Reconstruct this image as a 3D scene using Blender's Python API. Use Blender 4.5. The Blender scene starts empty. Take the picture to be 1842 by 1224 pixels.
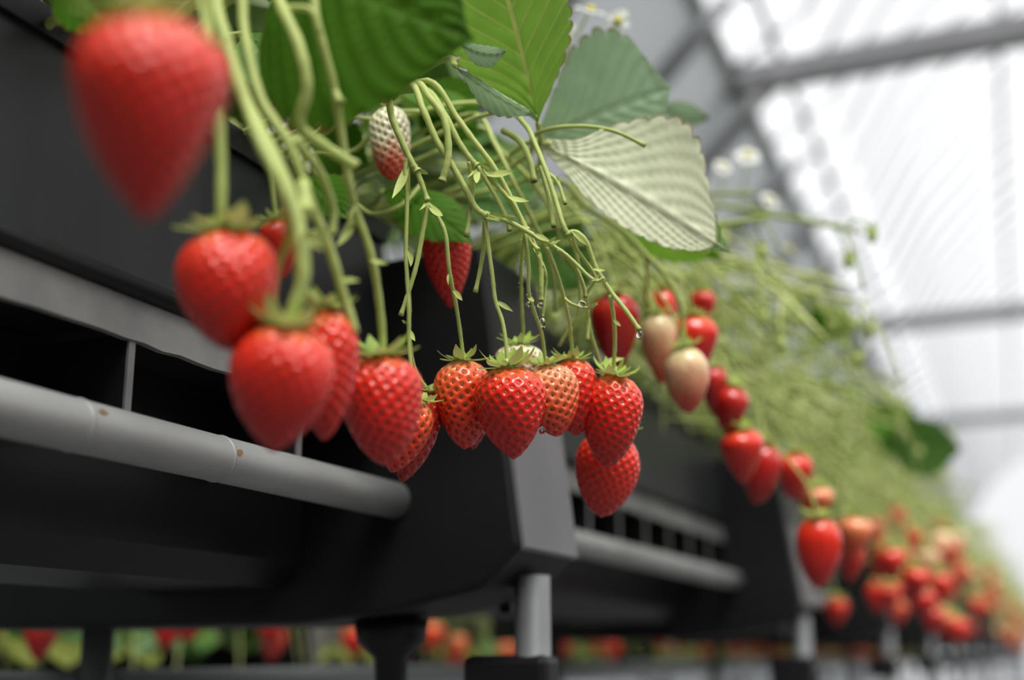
import bpy, bmesh, math, random
import numpy as np
from mathutils import Vector, Matrix, Quaternion

random.seed(7)
COL = bpy.context.scene.collection
SC = bpy.context.scene

# ------------------------------------------------------------------ camera
H = 0.95                                   # camera height above the greenhouse floor
FPX, CX, CY = 2200.0, 921.0, 612.0
VPX, VPY, ROLL = 1900.0, 1180.0, math.radians(0.5)
_h = (VPX-CX)*math.sin(ROLL)+(VPY-CY)*math.cos(ROLL)
_th = math.atan2(_h, FPX)
_up = np.array([-math.sin(ROLL)*math.cos(_th), math.cos(ROLL)*math.cos(_th), -math.sin(_th)])
_d = np.array([VPX-CX, -(VPY-CY), -FPX]); _d /= np.linalg.norm(_d)
RM = np.array([np.cross(_d, _up), _d, _up])
def at(px, py, depth):
    """world point seen at that pixel at that distance along the lens axis"""
    c = np.array([(px-CX)/FPX, -(py-CY)/FPX, -1.0])*depth
    w = RM @ c
    return Vector((w[0], w[1], w[2]+H))
cam_data = bpy.data.cameras.new('camera')
cam = bpy.data.objects.new('camera', cam_data); COL.objects.link(cam)
M4 = Matrix([[*RM[0], 0], [*RM[1], 0], [*RM[2], H], [0, 0, 0, 1]])
cam.matrix_world = M4
cam_data.sensor_width = 36.0
cam_data.lens = FPX/1842*36
cam_data.clip_start = 0.01; cam_data.clip_end = 200
cam_data.dof.use_dof = True
cam_data.dof.focus_distance = 0.588
cam_data.dof.aperture_fstop = 3.3
SC.camera = cam

# ------------------------------------------------------------------ sky, exposure
w = bpy.data.worlds.new('sky'); SC.world = w; w.use_nodes = True
nt = w.node_tree; nt.nodes.clear()
bg = nt.nodes.new('ShaderNodeBackground'); out = nt.nodes.new('ShaderNodeOutputWorld')
bg.inputs['Color'].default_value = (0.97, 0.985, 1.0, 1); bg.inputs['Strength'].default_value = 1.3
nt.links.new(bg.outputs[0], out.inputs[0])
sun_data = bpy.data.lights.new('veiled_sun', 'SUN'); sun_data.energy = 6.5; sun_data.angle = math.radians(32); sun_data.color = (1, .985, .95)
sun = bpy.data.objects.new('veiled_sun', sun_data); COL.objects.link(sun)
sun.rotation_euler = Vector((-.45, .50, -1)).to_track_quat('-Z', 'Y').to_euler(); sun.location = (1, -1, 6)
vs = SC.view_settings
vs.view_transform = 'Standard'; vs.look = 'None'; vs.exposure = 0.0; vs.gamma = 1.0; vs.use_curve_mapping = False

# ------------------------------------------------------------------ materials
def mat_new(name):
    m = bpy.data.materials.new(name); m.use_nodes = True
    n = m.node_tree.nodes; b = n['Principled BSDF']
    return m, n, m.node_tree.links, b
def plain(name, col, rough=0.6, metal=0.0, spec=0.5, noise=0.0, nscale=60, col2=None, bump=0.0, stretch=None):
    m, n, l, b = mat_new(name)
    b.inputs['Base Color'].default_value = (*col, 1)
    b.inputs['Roughness'].default_value = rough; b.inputs['Metallic'].default_value = metal
    b.inputs['Specular IOR Level'].default_value = spec
    if noise or bump or col2:
        tc = n.new('ShaderNodeTexCoord'); mp = n.new('ShaderNodeMapping')
        if stretch: mp.inputs['Scale'].default_value = stretch
        l.new(tc.outputs['Object'], mp.inputs['Vector'])
        tx = n.new('ShaderNodeTexNoise'); tx.inputs['Scale'].default_value = nscale; tx.inputs['Detail'].default_value = 6
        l.new(mp.outputs[0], tx.inputs['Vector'])
        rp = n.new('ShaderNodeValToRGB'); c2 = col2 or tuple(c*(1-noise) for c in col)
        rp.color_ramp.elements[0].position = .35; rp.color_ramp.elements[1].position = .68
        rp.color_ramp.elements[0].color = (*col, 1); rp.color_ramp.elements[1].color = (*c2, 1)
        l.new(tx.outputs['Fac'], rp.inputs[0]); l.new(rp.outputs[0], b.inputs['Base Color'])
        if bump:
            bp = n.new('ShaderNodeBump'); bp.inputs['Strength'].default_value = bump; bp.inputs['Distance'].default_value = .002
            l.new(tx.outputs['Fac'], bp.inputs['Height']); l.new(bp.outputs[0], b.inputs['Normal'])
    return m
def berry_mat(name, stops, rough=0.24):
    """colour runs from the tip (0) to the shoulder (1) of the fruit, as it ripens"""
    m, n, l, b = mat_new(name)
    tc = n.new('ShaderNodeTexCoord'); sp = n.new('ShaderNodeSeparateXYZ'); l.new(tc.outputs['Generated'], sp.inputs[0])
    nz = n.new('ShaderNodeTexNoise'); nz.inputs['Scale'].default_value = 5; nz.inputs['Detail'].default_value = 3
    l.new(tc.outputs['Generated'], nz.inputs['Vector'])
    ma = n.new('ShaderNodeMath'); ma.operation = 'MULTIPLY_ADD'; ma.inputs[1].default_value = .3
    l.new(nz.outputs['Fac'], ma.inputs[0]); l.new(sp.outputs['Z'], ma.inputs[2])
    ms = n.new('ShaderNodeMath'); ms.operation = 'SUBTRACT'; ms.inputs[1].default_value = .15; l.new(ma.outputs[0], ms.inputs[0])
    rp = n.new('ShaderNodeValToRGB'); e = rp.color_ramp.elements
    e[0].position, e[0].color = stops[0][0], (*stops[0][1], 1)
    e[1].position, e[1].color = stops[-1][0], (*stops[-1][1], 1)
    for p, c in stops[1:-1]:
        x = e.new(p); x.color = (*c, 1)
    l.new(ms.outputs[0], rp.inputs[0]); l.new(rp.outputs[0], b.inputs['Base Color'])
    b.inputs['Roughness'].default_value = rough
    b.inputs['Specular IOR Level'].default_value = .35
    b.inputs['Coat Weight'].default_value = .5; b.inputs['Coat Roughness'].default_value = .09
    b.inputs['Subsurface Weight'].default_value = .10; b.inputs['Subsurface Radius'].default_value = (1, .25, .12)
    b.inputs['Subsurface Scale'].default_value = .003
    return m
BM = {
 'ripe': berry_mat('ripe_flesh', [(0, (.55, .006, .004)), (.5, (.70, .012, .005)), (.86, (.76, .03, .010)), (1, (.80, .17, .04))]),
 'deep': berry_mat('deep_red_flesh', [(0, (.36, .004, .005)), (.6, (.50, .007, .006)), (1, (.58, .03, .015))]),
 'orange': berry_mat('orange_red_flesh', [(0, (.66, .016, .006)), (.5, (.78, .045, .010)), (.85, (.84, .12, .035)), (1, (.88, .34, .14))]),
 'coral': berry_mat('coral_flesh', [(0, (.74, .03, .010)), (.4, (.82, .10, .025)), (.75, (.86, .24, .09)), (1, (.88, .43, .22))]),
 'half': berry_mat('half_ripe_flesh', [(0, (.66, .035, .025)), (.18, (.74, .09, .04)), (.42, (.80, .30, .16)), (.7, (.82, .50, .29)), (1, (.74, .66, .34))]),
 'blush': berry_mat('blush_flesh', [(0, (.78, .05, .025)), (.2, (.82, .13, .07)), (.40, (.86, .50, .32)), (.58, (.90, .84, .60)), (1, (.84, .84, .52))]),
 'white': berry_mat('pale_unripe_flesh', [(0, (.82, .46, .27)), (.4, (.86, .68, .42)), (1, (.82, .78, .50))]),
 'green': berry_mat('green_unripe_flesh', [(0, (.40, .46, .16)), (1, (.34, .42, .14))]),
}
M_ACH = plain('achene', (.20, .055, .015), .4)
M_ACHP = plain('achene_pale', (.34, .12, .03), .4)
def green(name, col, back, vein, transl=.3, rough=.45, spec=.35, uv=True, nv=8):
    m, n, l, b = mat_new(name)
    geo = n.new('ShaderNodeNewGeometry')
    mix = n.new('ShaderNodeMix'); mix.data_type = 'RGBA'
    mix.inputs['A'].default_value = (*col, 1); mix.inputs['B'].default_value = (*back, 1)
    l.new(geo.outputs['Backfacing'], mix.inputs['Factor'])
    c = mix.outputs['Result']
    tc = n.new('ShaderNodeTexCoord')
    nz = n.new('ShaderNodeTexNoise'); nz.inputs['Scale'].default_value = 60; nz.inputs['Detail'].default_value = 5
    l.new(tc.outputs['Object'], nz.inputs['Vector'])
    hs = n.new('ShaderNodeHueSaturation'); mr = n.new('ShaderNodeMapRange')
    mr.inputs['To Min'].default_value = .75; mr.inputs['To Max'].default_value = 1.25
    l.new(nz.outputs['Fac'], mr.inputs['Value']); l.new(mr.outputs[0], hs.inputs['Value']); l.new(c, hs.inputs['Color']); c = hs.outputs[0]
    if uv:
        sx = n.new('ShaderNodeSeparateXYZ'); l.new(tc.outputs['UV'], sx.inputs[0])
        def mth(op, a, bb=None):
            x = n.new('ShaderNodeMath'); x.operation = op
            for i, v in ((0, a), (1, bb)):
                if v is None: continue
                if isinstance(v, (int, float)): x.inputs[i].default_value = v
                else: l.new(v, x.inputs[i])
            return x.outputs[0]
        av = mth('MULTIPLY', mth('ABSOLUTE', mth('SUBTRACT', sx.outputs['Y'], .5)), 2)
        f = mth('FRACT', mth('MULTIPLY', mth('SUBTRACT', sx.outputs['X'], mth('MULTIPLY', av, .38)), nv))
        dv = mth('MINIMUM', f, mth('SUBTRACT', 1, f))                    # 0 on a side vein
        sv = mth('LESS_THAN', dv, .07); mv = mth('LESS_THAN', av, .035)
        vm = n.new('ShaderNodeMath'); vm.operation = 'MAXIMUM'; l.new(mth('MULTIPLY', sv, .45), vm.inputs[0]); l.new(mv, vm.inputs[1])
        mx = n.new('ShaderNodeMix'); mx.data_type = 'RGBA'; l.new(vm.outputs[0], mx.inputs['Factor'])
        l.new(c, mx.inputs['A']); mx.inputs['B'].default_value = (*vein, 1); c = mx.outputs['Result']
        ed = mth('GREATER_THAN', av, .975)                               # reddish-brown tooth tips
        me = n.new('ShaderNodeMix'); me.data_type = 'RGBA'; l.new(mth('MULTIPLY', ed, .6), me.inputs['Factor'])
        l.new(c, me.inputs['A']); me.inputs['B'].default_value = (.22, .05, .03, 1); c = me.outputs['Result']
    l.new(c, b.inputs['Base Color'])
    b.inputs['Roughness'].default_value = rough; b.inputs['Specular IOR Level'].default_value = spec
    tr = n.new('ShaderNodeBsdfTranslucent'); l.new(c, tr.inputs['Color'])
    ms = n.new('ShaderNodeMixShader'); ms.inputs[0].default_value = transl
    l.new(b.outputs[0], ms.inputs[1]); l.new(tr.outputs[0], ms.inputs[2])
    l.new(ms.outputs[0], n['Material Output'].inputs['Surface'])
    return m
M_LEAF = green('leaf_green', (.085, .20, .035), (.24, .36, .14), (.16, .30, .07), .3)
M_LEAFQ = green('leaf_yellowing', (.38, .44, .09), (.42, .46, .14), (.5, .5, .16), .4)
M_LEAFD = green('leaf_dark', (.062, .17, .010), (.16, .28, .05), (.10, .23, .02), .3, .6, .12)
M_LEAFL = green('leaf_grey_green', (.34, .49, .29), (.40, .50, .28), (.40, .54, .34), .3)
M_LEAFP = green('leaf_pale', (.12, .24, .05), (.80, .84, .58), (.90, .90, .64), .28)
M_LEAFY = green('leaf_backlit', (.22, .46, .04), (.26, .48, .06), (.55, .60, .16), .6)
M_STEM = green('stem_green', (.52, .60, .19), (.52, .60, .19), (0, 0, 0), .18, .5, .3, uv=False)
M_STEMF = green('stem_far_green', (.66, .70, .30), (.66, .70, .30), (0, 0, 0), .25, .6, .2, uv=False)
M_STEMG = green('stem_deep_green', (.34, .43, .10), (.34, .43, .10), (0, 0, 0), .2, .6, .2, uv=False)
M_SEPAL = green('sepal_green', (.36, .52, .08), (.52, .62, .20), (.4, .5, .2), .25, uv=False)
M_CUT = plain('cut_brown', (.16, .08, .04), .8)
M_HAIR = plain('stem_hair', (.75, .8, .6), .6)
M_BLACK = plain('black_plastic', (.012, .012, .013), .5, spec=.25, noise=.35, nscale=14, bump=.15)
M_PANEL = plain('black_sheet_panel', (.018, .019, .021), .45, spec=.3, noise=.3, nscale=18, bump=.1, stretch=(1, 3, .4))
M_LEDGE = plain('mottled_grey_edge', (.12, .118, .12), .5, spec=.3, col2=(.20, .195, .185), nscale=26, bump=.3)  # mottled grey for the tray lip and bracket edges
M_BEAD = plain('black_bead', (.010, .010, .012), .45, spec=.3)
M_SIDE = plain('lit_side_grey', (.17, .168, .172), .6, spec=.25, noise=.15, nscale=12, bump=.1)  # lighter grey, light on the aisle side put into the colour
M_GALV = plain('galvanised_pipe', (.36, .365, .36), .5, metal=.25, col2=(.25, .245, .235), nscale=34, bump=.12, stretch=(1, .25, 1))
M_GALVP = plain('dull_galvanised_post', (.22, .225, .23), .5, metal=.2, noise=.2, nscale=30)
M_GALVF = plain('grey_steel', (.30, .31, .32), .5, metal=.3)
M_BEAM = plain('painted_steel_beam', (.19, .19, .20), .6, noise=.1, nscale=8)
M_RUST = plain('rust', (.20, .11, .05), .9)
M_SOIL = plain('dark_substrate', (.035, .026, .018), .9, noise=.5, nscale=90, bump=.6)
def cloth():
    m, n, l, b = mat_new('grey_screen_weave')
    b.inputs['Base Color'].default_value = (.54, .56, .57, 1); b.inputs['Roughness'].default_value = .9; b.inputs['Specular IOR Level'].default_value = .1
    t = n.new('ShaderNodeBsdfTranslucent'); t.inputs[0].default_value = (.36, .375, .385, 1)
    ms = n.new('ShaderNodeMixShader'); ms.inputs[0].default_value = .4
    l.new(b.outputs[0], ms.inputs[1]); l.new(t.outputs[0], ms.inputs[2]); l.new(ms.outputs[0], n['Material Output'].inputs['Surface'])
    return m
M_SHEET = cloth()
M_FLOOR = plain('dark_ground_cover', (.12, .12, .115), .8, noise=.2, nscale=6)  # floor colour darkened so little light bounces up
M_PETAL = green('petal_white', (.86, .87, .84), (.86, .87, .84), (0, 0, 0), .3, uv=False)
M_YELL = plain('flower_yellow', (.62, .55, .06), .7)
def water():
    m, n, l, b = mat_new('water')
    b.inputs['Base Color'].default_value = (1, 1, 1, 1); b.inputs['Roughness'].default_value = 0
    b.inputs['IOR'].default_value = 1.33; b.inputs['Transmission Weight'].default_value = 1
    return m
M_WATER = water()
def film(name, tfac=.72):
    m, n, l, b = mat_new(name)
    t = n.new('ShaderNodeBsdfTransparent'); t.inputs[0].default_value = (.80, .80, .81, 1)
    d = n.new('ShaderNodeBsdfTranslucent'); d.inputs[0].default_value = (.80, .80, .81, 1)
    ms = n.new('ShaderNodeMixShader'); ms.inputs[0].default_value = 1-tfac
    l.new(t.outputs[0], ms.inputs[1]); l.new(d.outputs[0], ms.inputs[2]); l.new(ms.outputs[0], n['Material Output'].inputs['Surface'])
    return m
M_FILM = film('greenhouse_film')

# ------------------------------------------------------------------ mesh helpers
class MB:
    def __init__(s): s.v = []; s.f = []; s.uv = None
    def add(s, vs, fs):
        o = len(s.v); s.v += [tuple(v) for v in vs]; s.f += [tuple(i+o for i in f) for f in fs]
    def box(s, x0, y0, z0, x1, y1, z1):
        s.add([(x0,y0,z0),(x1,y0,z0),(x1,y1,z0),(x0,y1,z0),(x0,y0,z1),(x1,y0,z1),(x1,y1,z1),(x0,y1,z1)],
              [(3,2,1,0),(4,5,6,7),(0,1,5,4),(1,2,6,5),(2,3,7,6),(3,0,4,7)])
    def prism_y(s, poly, y0, y1):
        n = len(poly)
        s.add([(x,y0,z) for x,z in poly]+[(x,y1,z) for x,z in poly],
              [tuple(range(n))[::-1], tuple(range(n,2*n))]+[(i,(i+1)%n,n+(i+1)%n,n+i) for i in range(n)])
    def tube(s, pts, rad, n=8, cap=True):
        pts = [Vector(p) for p in pts]; k = len(pts)
        if not hasattr(rad, '__len__'): rad = [rad]*k
        t0 = (pts[1]-pts[0]).normalized()
        a = t0.orthogonal().normalized(); vs = []
        for i, p in enumerate(pts):
            t = (pts[min(i+1,k-1)]-pts[max(i-1,0)]).normalized()
            a = (a-t*a.dot(t)).normalized(); b = t.cross(a)
            for j in range(n):
                q = 2*math.pi*j/n; vs.append(p+(a*math.cos(q)+b*math.sin(q))*rad[i])
        fs = [(i*n+j, i*n+(j+1)%n, (i+1)*n+(j+1)%n, (i+1)*n+j) for i in range(k-1) for j in range(n)]
        if cap: fs += [tuple(range(n))[::-1], tuple(range((k-1)*n, k*n))]
        s.add(vs, fs)
    def lathe(s, prof, n=20, c=(0,0,0)):
        vs = [(c[0]+r*math.cos(2*math.pi*j/n), c[1]+r*math.sin(2*math.pi*j/n), c[2]+z) for r, z in prof for j in range(n)]
        k = len(prof)
        fs = [(i*n+j, i*n+(j+1)%n, (i+1)*n+(j+1)%n, (i+1)*n+j) for i in range(k-1) for j in range(n)]
        fs += [tuple(range(n))[::-1], tuple(range((k-1)*n, k*n))]
        s.add(vs, fs)
    def mesh(s, name, m, smooth=True):
        me = bpy.data.meshes.new(name); me.from_pydata(s.v, [], s.f); me.update()
        if m: me.materials.append(m)
        if s.uv:
            ul = me.uv_layers.new(name='UVMap')
            for lp in me.loops: ul.data[lp.index].uv = s.uv[lp.vertex_index]
        if smooth: me.polygons.foreach_set('use_smooth', [True]*len(me.polygons))
        return me
def link(name, me, parent=None, loc=None, mw=None):
    o = bpy.data.objects.new(name, me); COL.objects.link(o)
    if parent: o.parent = parent
    if loc is not None: o.location = loc
    if mw is not None: o.matrix_local = mw
    return o
def thing(name, label, cat, loc=(0,0,0), group=None, me=None):
    o = bpy.data.objects.new(name, me); COL.objects.link(o); o.location = loc
    o['label'] = label; o['category'] = cat
    if group: o['group'] = group
    return o
def struct(name, me):
    o = link(name, me); o['kind'] = 'structure'; return o
def copy_tree(o, parent=None):
    c = o.copy(); COL.objects.link(c)
    if parent: c.parent = parent
    for ch in list(o.children): copy_tree(ch, c)
    return c
def spline(P, per=6):
    """centripetal Catmull-Rom through the points"""
    P = [Vector(p) for p in P]
    if len(P) == 2: return [P[0].lerp(P[1], i/per) for i in range(per+1)]
    P = [P[0]*2-P[1]]+P+[P[-1]*2-P[-2]]; o = []
    for i in range(1, len(P)-2):
        a, b, c, d = P[i-1:i+3]
        t0 = 0; t1 = t0+max((b-a).length, 1e-7)**.5; t2 = t1+max((c-b).length, 1e-7)**.5; t3 = t2+max((d-c).length, 1e-7)**.5
        for k in range(per):
            t = t1+(t2-t1)*k/per
            A1 = a*((t1-t)/(t1-t0))+b*((t-t0)/(t1-t0)); A2 = b*((t2-t)/(t2-t1))+c*((t-t1)/(t2-t1)); A3 = c*((t3-t)/(t3-t2))+d*((t-t2)/(t3-t2))
            B1 = A1*((t2-t)/(t2-t0))+A2*((t-t0)/(t2-t0)); B2 = A2*((t3-t)/(t3-t1))+A3*((t-t1)/(t3-t1))
            o.append(B1*((t2-t)/(t2-t1))+B2*((t-t1)/(t2-t1)))
    o.append(P[-2]); return o

# ------------------------------------------------------------------ the greenhouse (its axis is turned a little from the bed)
gdir = at(1838, 1186, 1.0) - Vector((0,0,H)); YAW = math.atan2(gdir.x, gdir.y)
CG, SG = math.cos(YAW), math.sin(YAW)
def G(x, y, z): return (x*CG+y*SG, -x*SG+y*CG, z+H)
def gray(px, py, z):                       # where that line of sight reaches height z, in greenhouse axes
    r = at(px, py, 1.0)-Vector((0,0,H)); k = z/r.z
    return (r.x*k*CG-r.y*k*SG, r.x*k*SG+r.y*k*CG)
ZV = 2.3
VX = gray(1543, 588, ZV)[0]                # line where screen and roof meet
Y0, Y1 = -4.0, 24.0
mb = MB(); mb.box(-8, -8, -.1, 8, 30, 0); struct('floor', mb.mesh('floor', M_FLOOR, False))
# roof arc from the valley over to the right-hand side
arc = [(VX+.30, ZV+.22), (VX+.55, ZV+.62), (VX+.95, ZV+1.02), (VX+1.5, ZV+1.38), (VX+2.2, ZV+1.66), (VX+3.0, ZV+1.80), (VX+3.9, ZV+1.7), (VX+4.8, ZV+1.3), (VX+5.6, ZV-.3), (VX+5.8, 1.2)]
mb = MB(); n = len(arc)
mb.add([G(x, y, z) for y in (Y0, Y1) for x, z in arc], [(i, i+1, n+i+1, n+i) for i in range(n-1)])
o = struct('ceiling', mb.mesh('roof_film', M_FILM)); roof = o
# sloping grey screen on the left with soft folds
prof = [(VX, ZV), (VX-.5, ZV-.52), (VX-1.1, ZV-1.2), (VX-1.6, ZV-1.85), (VX-1.75, ZV-2.4), (VX-1.75, -H)]
mb = MB(); ny = 560; n = len(prof)
for i in range(ny+1):
    y = Y0+(Y1-Y0)*i/ny; wv = .09*math.sin(y*2*math.pi/.55)+.04*math.sin(y*2*math.pi/1.7+1)
    mb.v += [G(x+wv*(.15 if k == 0 else 1)*.7, y, z+wv*(.15 if k == 0 else 1)*.7) for k, (x, z) in enumerate(prof)]
mb.f = [(i*n+k, i*n+k+1, (i+1)*n+k+1, (i+1)*n+k) for i in range(ny) for k in range(n-1)]
struct('wall_left', mb.mesh('screen', M_SHEET))
mb = MB(); mb.tube(spline([G(x+.10, 0, z+.02) for x, z in prof[:-1]], 4), .035, 8); pole_me = mb.mesh('screen_pole', M_BEAM)
y = 1.6
sl = bpy.data.objects['wall_left']
while y < Y1:
    link('screen_pole', pole_me, sl, loc=(y*SG, y*CG, 0)); y += .8
# back of the screen's bay, ends
mb = MB(); mb.add([G(VX-1.75, Y1, -H), G(VX+5.8, Y1, -H), G(VX+5.8, Y1, 4.3), G(VX-1.75, Y1, 4.3)], [(0,1,2,3)])
struct('wall_far', mb.mesh('wall_far', film('end_film', .5), False))
mb = MB(); mb.add([G(VX+5.8, Y0, -H), G(VX+5.8, Y1, -H), G(VX+5.8, Y1, 1.2), G(VX+5.8, Y0, 1.2)], [(0,1,2,3)])
M_WALL = plain('light_block_sheet', (.26, .27, .27), .8)
struct('wall_right', mb.mesh('wall_right', M_WALL, False))  # unseen wall, made opaque to cut light from the right
mb = MB(); mb.add([G(VX-1.75, Y0, -H), G(VX+5.8, Y0, -H), G(VX+5.8, Y0, 4.3), G(VX-1.75, Y0, 4.3)], [(0,1,2,3)])
struct('wall_back', mb.mesh('wall_back', M_WALL, False))  # unseen wall behind the camera, opaque to hold back light
# hoops, purlins, tie beams
mb = MB(); mb.tube([G(x, 0, z) for x, z in [(VX-.02, ZV+.02)]+arc], .013, 6); hoop_me = mb.mesh('hoop', M_GALVF)
k = 0; y = 1.2
hoop0 = None
while y < Y1:
    o = link('roof_hoop', hoop_me, roof, loc=(y*SG, y*CG, 0)); y += .42
for i, (x, z) in enumerate([(VX, ZV), (VX+.17, ZV+.12), gray(1806, 330, ZV+1.10)[:1]+(ZV+1.10,), (VX+3.0, ZV+1.78)]):
    mb = MB(); mb.tube([G(x, Y0, z), G(x, Y1, z)], (.03, .018, .015, .02)[i], 8); link('purlin', mb.mesh('purlin', M_GALVF), roof)
for i, (a, b) in enumerate([((1210, 168), (1842, 80)), ((1540, 590), (1842, 570)), ((1700, 757), (1842, 750))]):
    ya = gray(*a, ZV)[1]
    mb = MB()
    x0, x1 = VX-.45, VX+5.6
    mb.box(0, -.05, -.05, x1-x0, .05, .05)
    mb.v = [G(x0+vx, ya+vy, ZV+vz) for vx, vy, vz in mb.v]
    o = thing('tie_beam', ['grey steel tie beam crossing the roof, nearest and widest of the beams', 'second grey tie beam, crossing the roof behind the widest one', 'thin far tie beam, lowest in the picture of the roof beams'][i], 'beam', me=mb.mesh('tie_beam', M_BEAM, False))

# ------------------------------------------------------------------ the near bench
PX, PIPX = -.375, -.362                   # panel plane, pipe line
PITCH, SY = .888, .66                     # supports
BC = -.462                                # bench centre line
def mirror(x): return 2*BC-x
def Z(z): return z+H
def bench(dx, dz, k0, k1, words, full=True):
    """a run of supports, planter trays, pipes and posts"""
    grp = 'planter modules of the '+words
    poly = [(-.302,.252),(-.279,.064),(-.303,.041),(-.36,.029),(-.43,.023)]
    poly = poly+[(-.70,.024),(-.70,.252)]
    poly = [(x+dx, Z(z+dz)) for x, z in poly]
    for k in range(k0, k1):
        y0 = SY+PITCH*k; y1 = y0+.095
        od = ('nearest', 'second', 'third', 'fourth', 'fifth')[k] if full and k < 5 else ''
        t = thing('bench_support', (od+' black support block along the near bench' if od else 'far blurred support block of the near bench' if full else 'black support block of the next row, glimpsed under the bench')+(' with a lit grey side' if k == 0 and full else ''), 'support', (BC+dx, y0, Z(dz)), None if od else 'support blocks of the '+words)
        L = t.location
        mb = MB(); mb.prism_y([(x-L.x, z-L.z) for x, z in poly], 0, .095); b = link('block', mb.mesh('block', M_BLACK, False), t)
        bv = b.modifiers.new('bevel', 'BEVEL'); bv.width = .004; bv.segments = 2; bv.limit_method = 'ANGLE'
        mb = MB(); mb.prism_y([(-.2885-BC,.162),(-.2768-BC,.064),(-.279-BC,.062),(-.2915-BC,.162)], .003, .092); link('lit_side', mb.mesh('lit_side', M_SIDE, False), t)  # grey plate added where the block's aisle side is lit
        for xx in (-.33, -.40):
            mb = MB(); mb.box(xx-BC-.004, .095, .03, xx-BC+.004, .14, .075); link('rib', mb.mesh('rib', M_BLACK, False), t)
        if k == 0 and full:
            mb = MB(); mb.lathe([(.024,.026),(.022,.012),(.011,.002),(.0095,-.022)], 24, (-.390-BC, .05, 0)); link('drain_funnel', mb.mesh('drain_funnel', M_BEAD), t)
        for sx, nm in ((-.29, 'near'), (mirror(-.29)+.01, 'far')):
            p = thing('bench_post', ('%s galvanised post under the %s of the near bench' % (od, 'aisle side' if nm == 'near' else 'rear side') if od else 'far blurred post under the near bench' if full else 'blurred post of the next row, glimpsed under the bench'), 'post', (sx+dx, y0+.045, 0), None if od else 'posts of the '+words)
            mb = MB(); mb.tube([(0,0,.0),(0,0,Z(dz)+.05)], .011, 14); link('pole', mb.mesh('pole', M_GALVP), p)
            if nm == 'near':
                mb = MB(); mb.box(-.042, -.013, Z(dz)-.04, .0135, .013, Z(dz)+.003)
                c = link('clamp', mb.mesh('clamp', M_BEAD, False), p); bv = c.modifiers.new('b', 'BEVEL'); bv.width = .005; bv.segments = 2
        # tray between this support and the next
        ya, yb = y1+.002, y0+PITCH-.002
        tray(dx, dz, ya, yb, words, (('second along, beyond the lit grey block', 'third along, behind the second support', 'fourth along')[k] if k < 3 else 'blurred, far off') if full else 'glimpsed under the near bench', k < 3 and full, full)
def tray(dx, dz, ya, yb, words, which, single, ribs):
    t = thing('planter_tray', 'black planter tray of the %s, %s' % (words, which), 'planter', (BC+dx, ya, Z(dz)), None if single else 'planter trays of the %s' % words)
    L = yb-ya; a = PX-BC
    for s in (1, -1):
        mb = MB(); mb.box(s*a-.0025, 0, .172, s*a+.0025, L, .262); link('side_panel', mb.mesh('side_panel', M_PANEL, False), t)
        mb = MB(); mb.prism_y([(s*(a+.006),.262),(s*(a+.008),.274),(s*(a-.012),.278),(s*(a-.012),.262)], 0, L); link('rim', mb.mesh('rim', M_BEAD, False), t)
        mb = MB(); mb.tube([(s*(a+.002),0,.1685),(s*(a+.002),L,.1685)], .0052, 10); link('bead', mb.mesh('bead', M_BEAD), t)
        # ragged-edged grey lip
        mb = MB(); n = 60
        for i in range(n+1):
            zz = .1425+random.uniform(-.0006, .0006); y = L*i/n
            mb.v += [(s*(a+.0015), y, .165), (s*(a+.0045), y, zz), (s*(a+.0015), y, zz-.0005), (s*(a-.003), y, .165)]
        mb.f = [(i*4+j, i*4+(j+1)%4, i*4+4+(j+1)%4, i*4+4+j) for i in range(n) for j in range(4)]+[(0,1,2,3)]
        link('lip', mb.mesh('lip', M_LEDGE, False), t)
    mb = MB(); mb.box(-abs(a)+.004, 0, .150, abs(a)-.004, L, .158); link('tray_floor', mb.mesh('tray_floor', M_BEAD, False), t)
    mb = MB(); n, k = 24, 6
    for i in range(n+1):
        for j in range(k+1):
            mb.v.append((-abs(a)+.005+(2*abs(a)-.010)*j/k, L*i/n, .256+.012*math.sin(math.pi*j/k)+random.uniform(-.004,.004)))
    mb.f = [(i*(k+1)+j, i*(k+1)+j+1, (i+1)*(k+1)+j+1, (i+1)*(k+1)+j) for i in range(n) for j in range(k)]
    so = link('growing_medium', mb.mesh('growing_medium', M_SOIL), t); so['kind'] = 'stuff'
    mb = MB(); mb.prism_y([(-.10,.1495),(-.10,.06),(-.085,.045),(.02,.045),(.035,.06),(.035,.1495)], 0, L); link('dark_trough', mb.mesh('dark_trough', M_BEAD, False), t)  # black trough added to darken the space under the tray
    if ribs:
        mb = MB()                                                        # hanging bracket plate with a turned-up foot
        mb.prism_y([(a+.002,.146),(a+.002,.1085),(a-.001,.1065),(a-.06,.1065),(a-.06,.146)], -.002, .002)
        mb.box(a-.055, -.016, .1060, a-.001, .004, .1095)
        me = mb.mesh('bracket', M_BEAD, False)
        mb = MB(); mb.box(a+.002, -.0021, .108, a+.0034, .0021, .146); me2 = mb.mesh('edge_strip', M_LEDGE, False)  # grey strip along the outer edge of the black plate
        y = .558 if ya < 0 else .03
        while y < L-.01:
            q = link('bracket', me, t, loc=(0, y, 0)); link('edge_strip', me2, q); y += .14 if ya < 0 else .085
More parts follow.
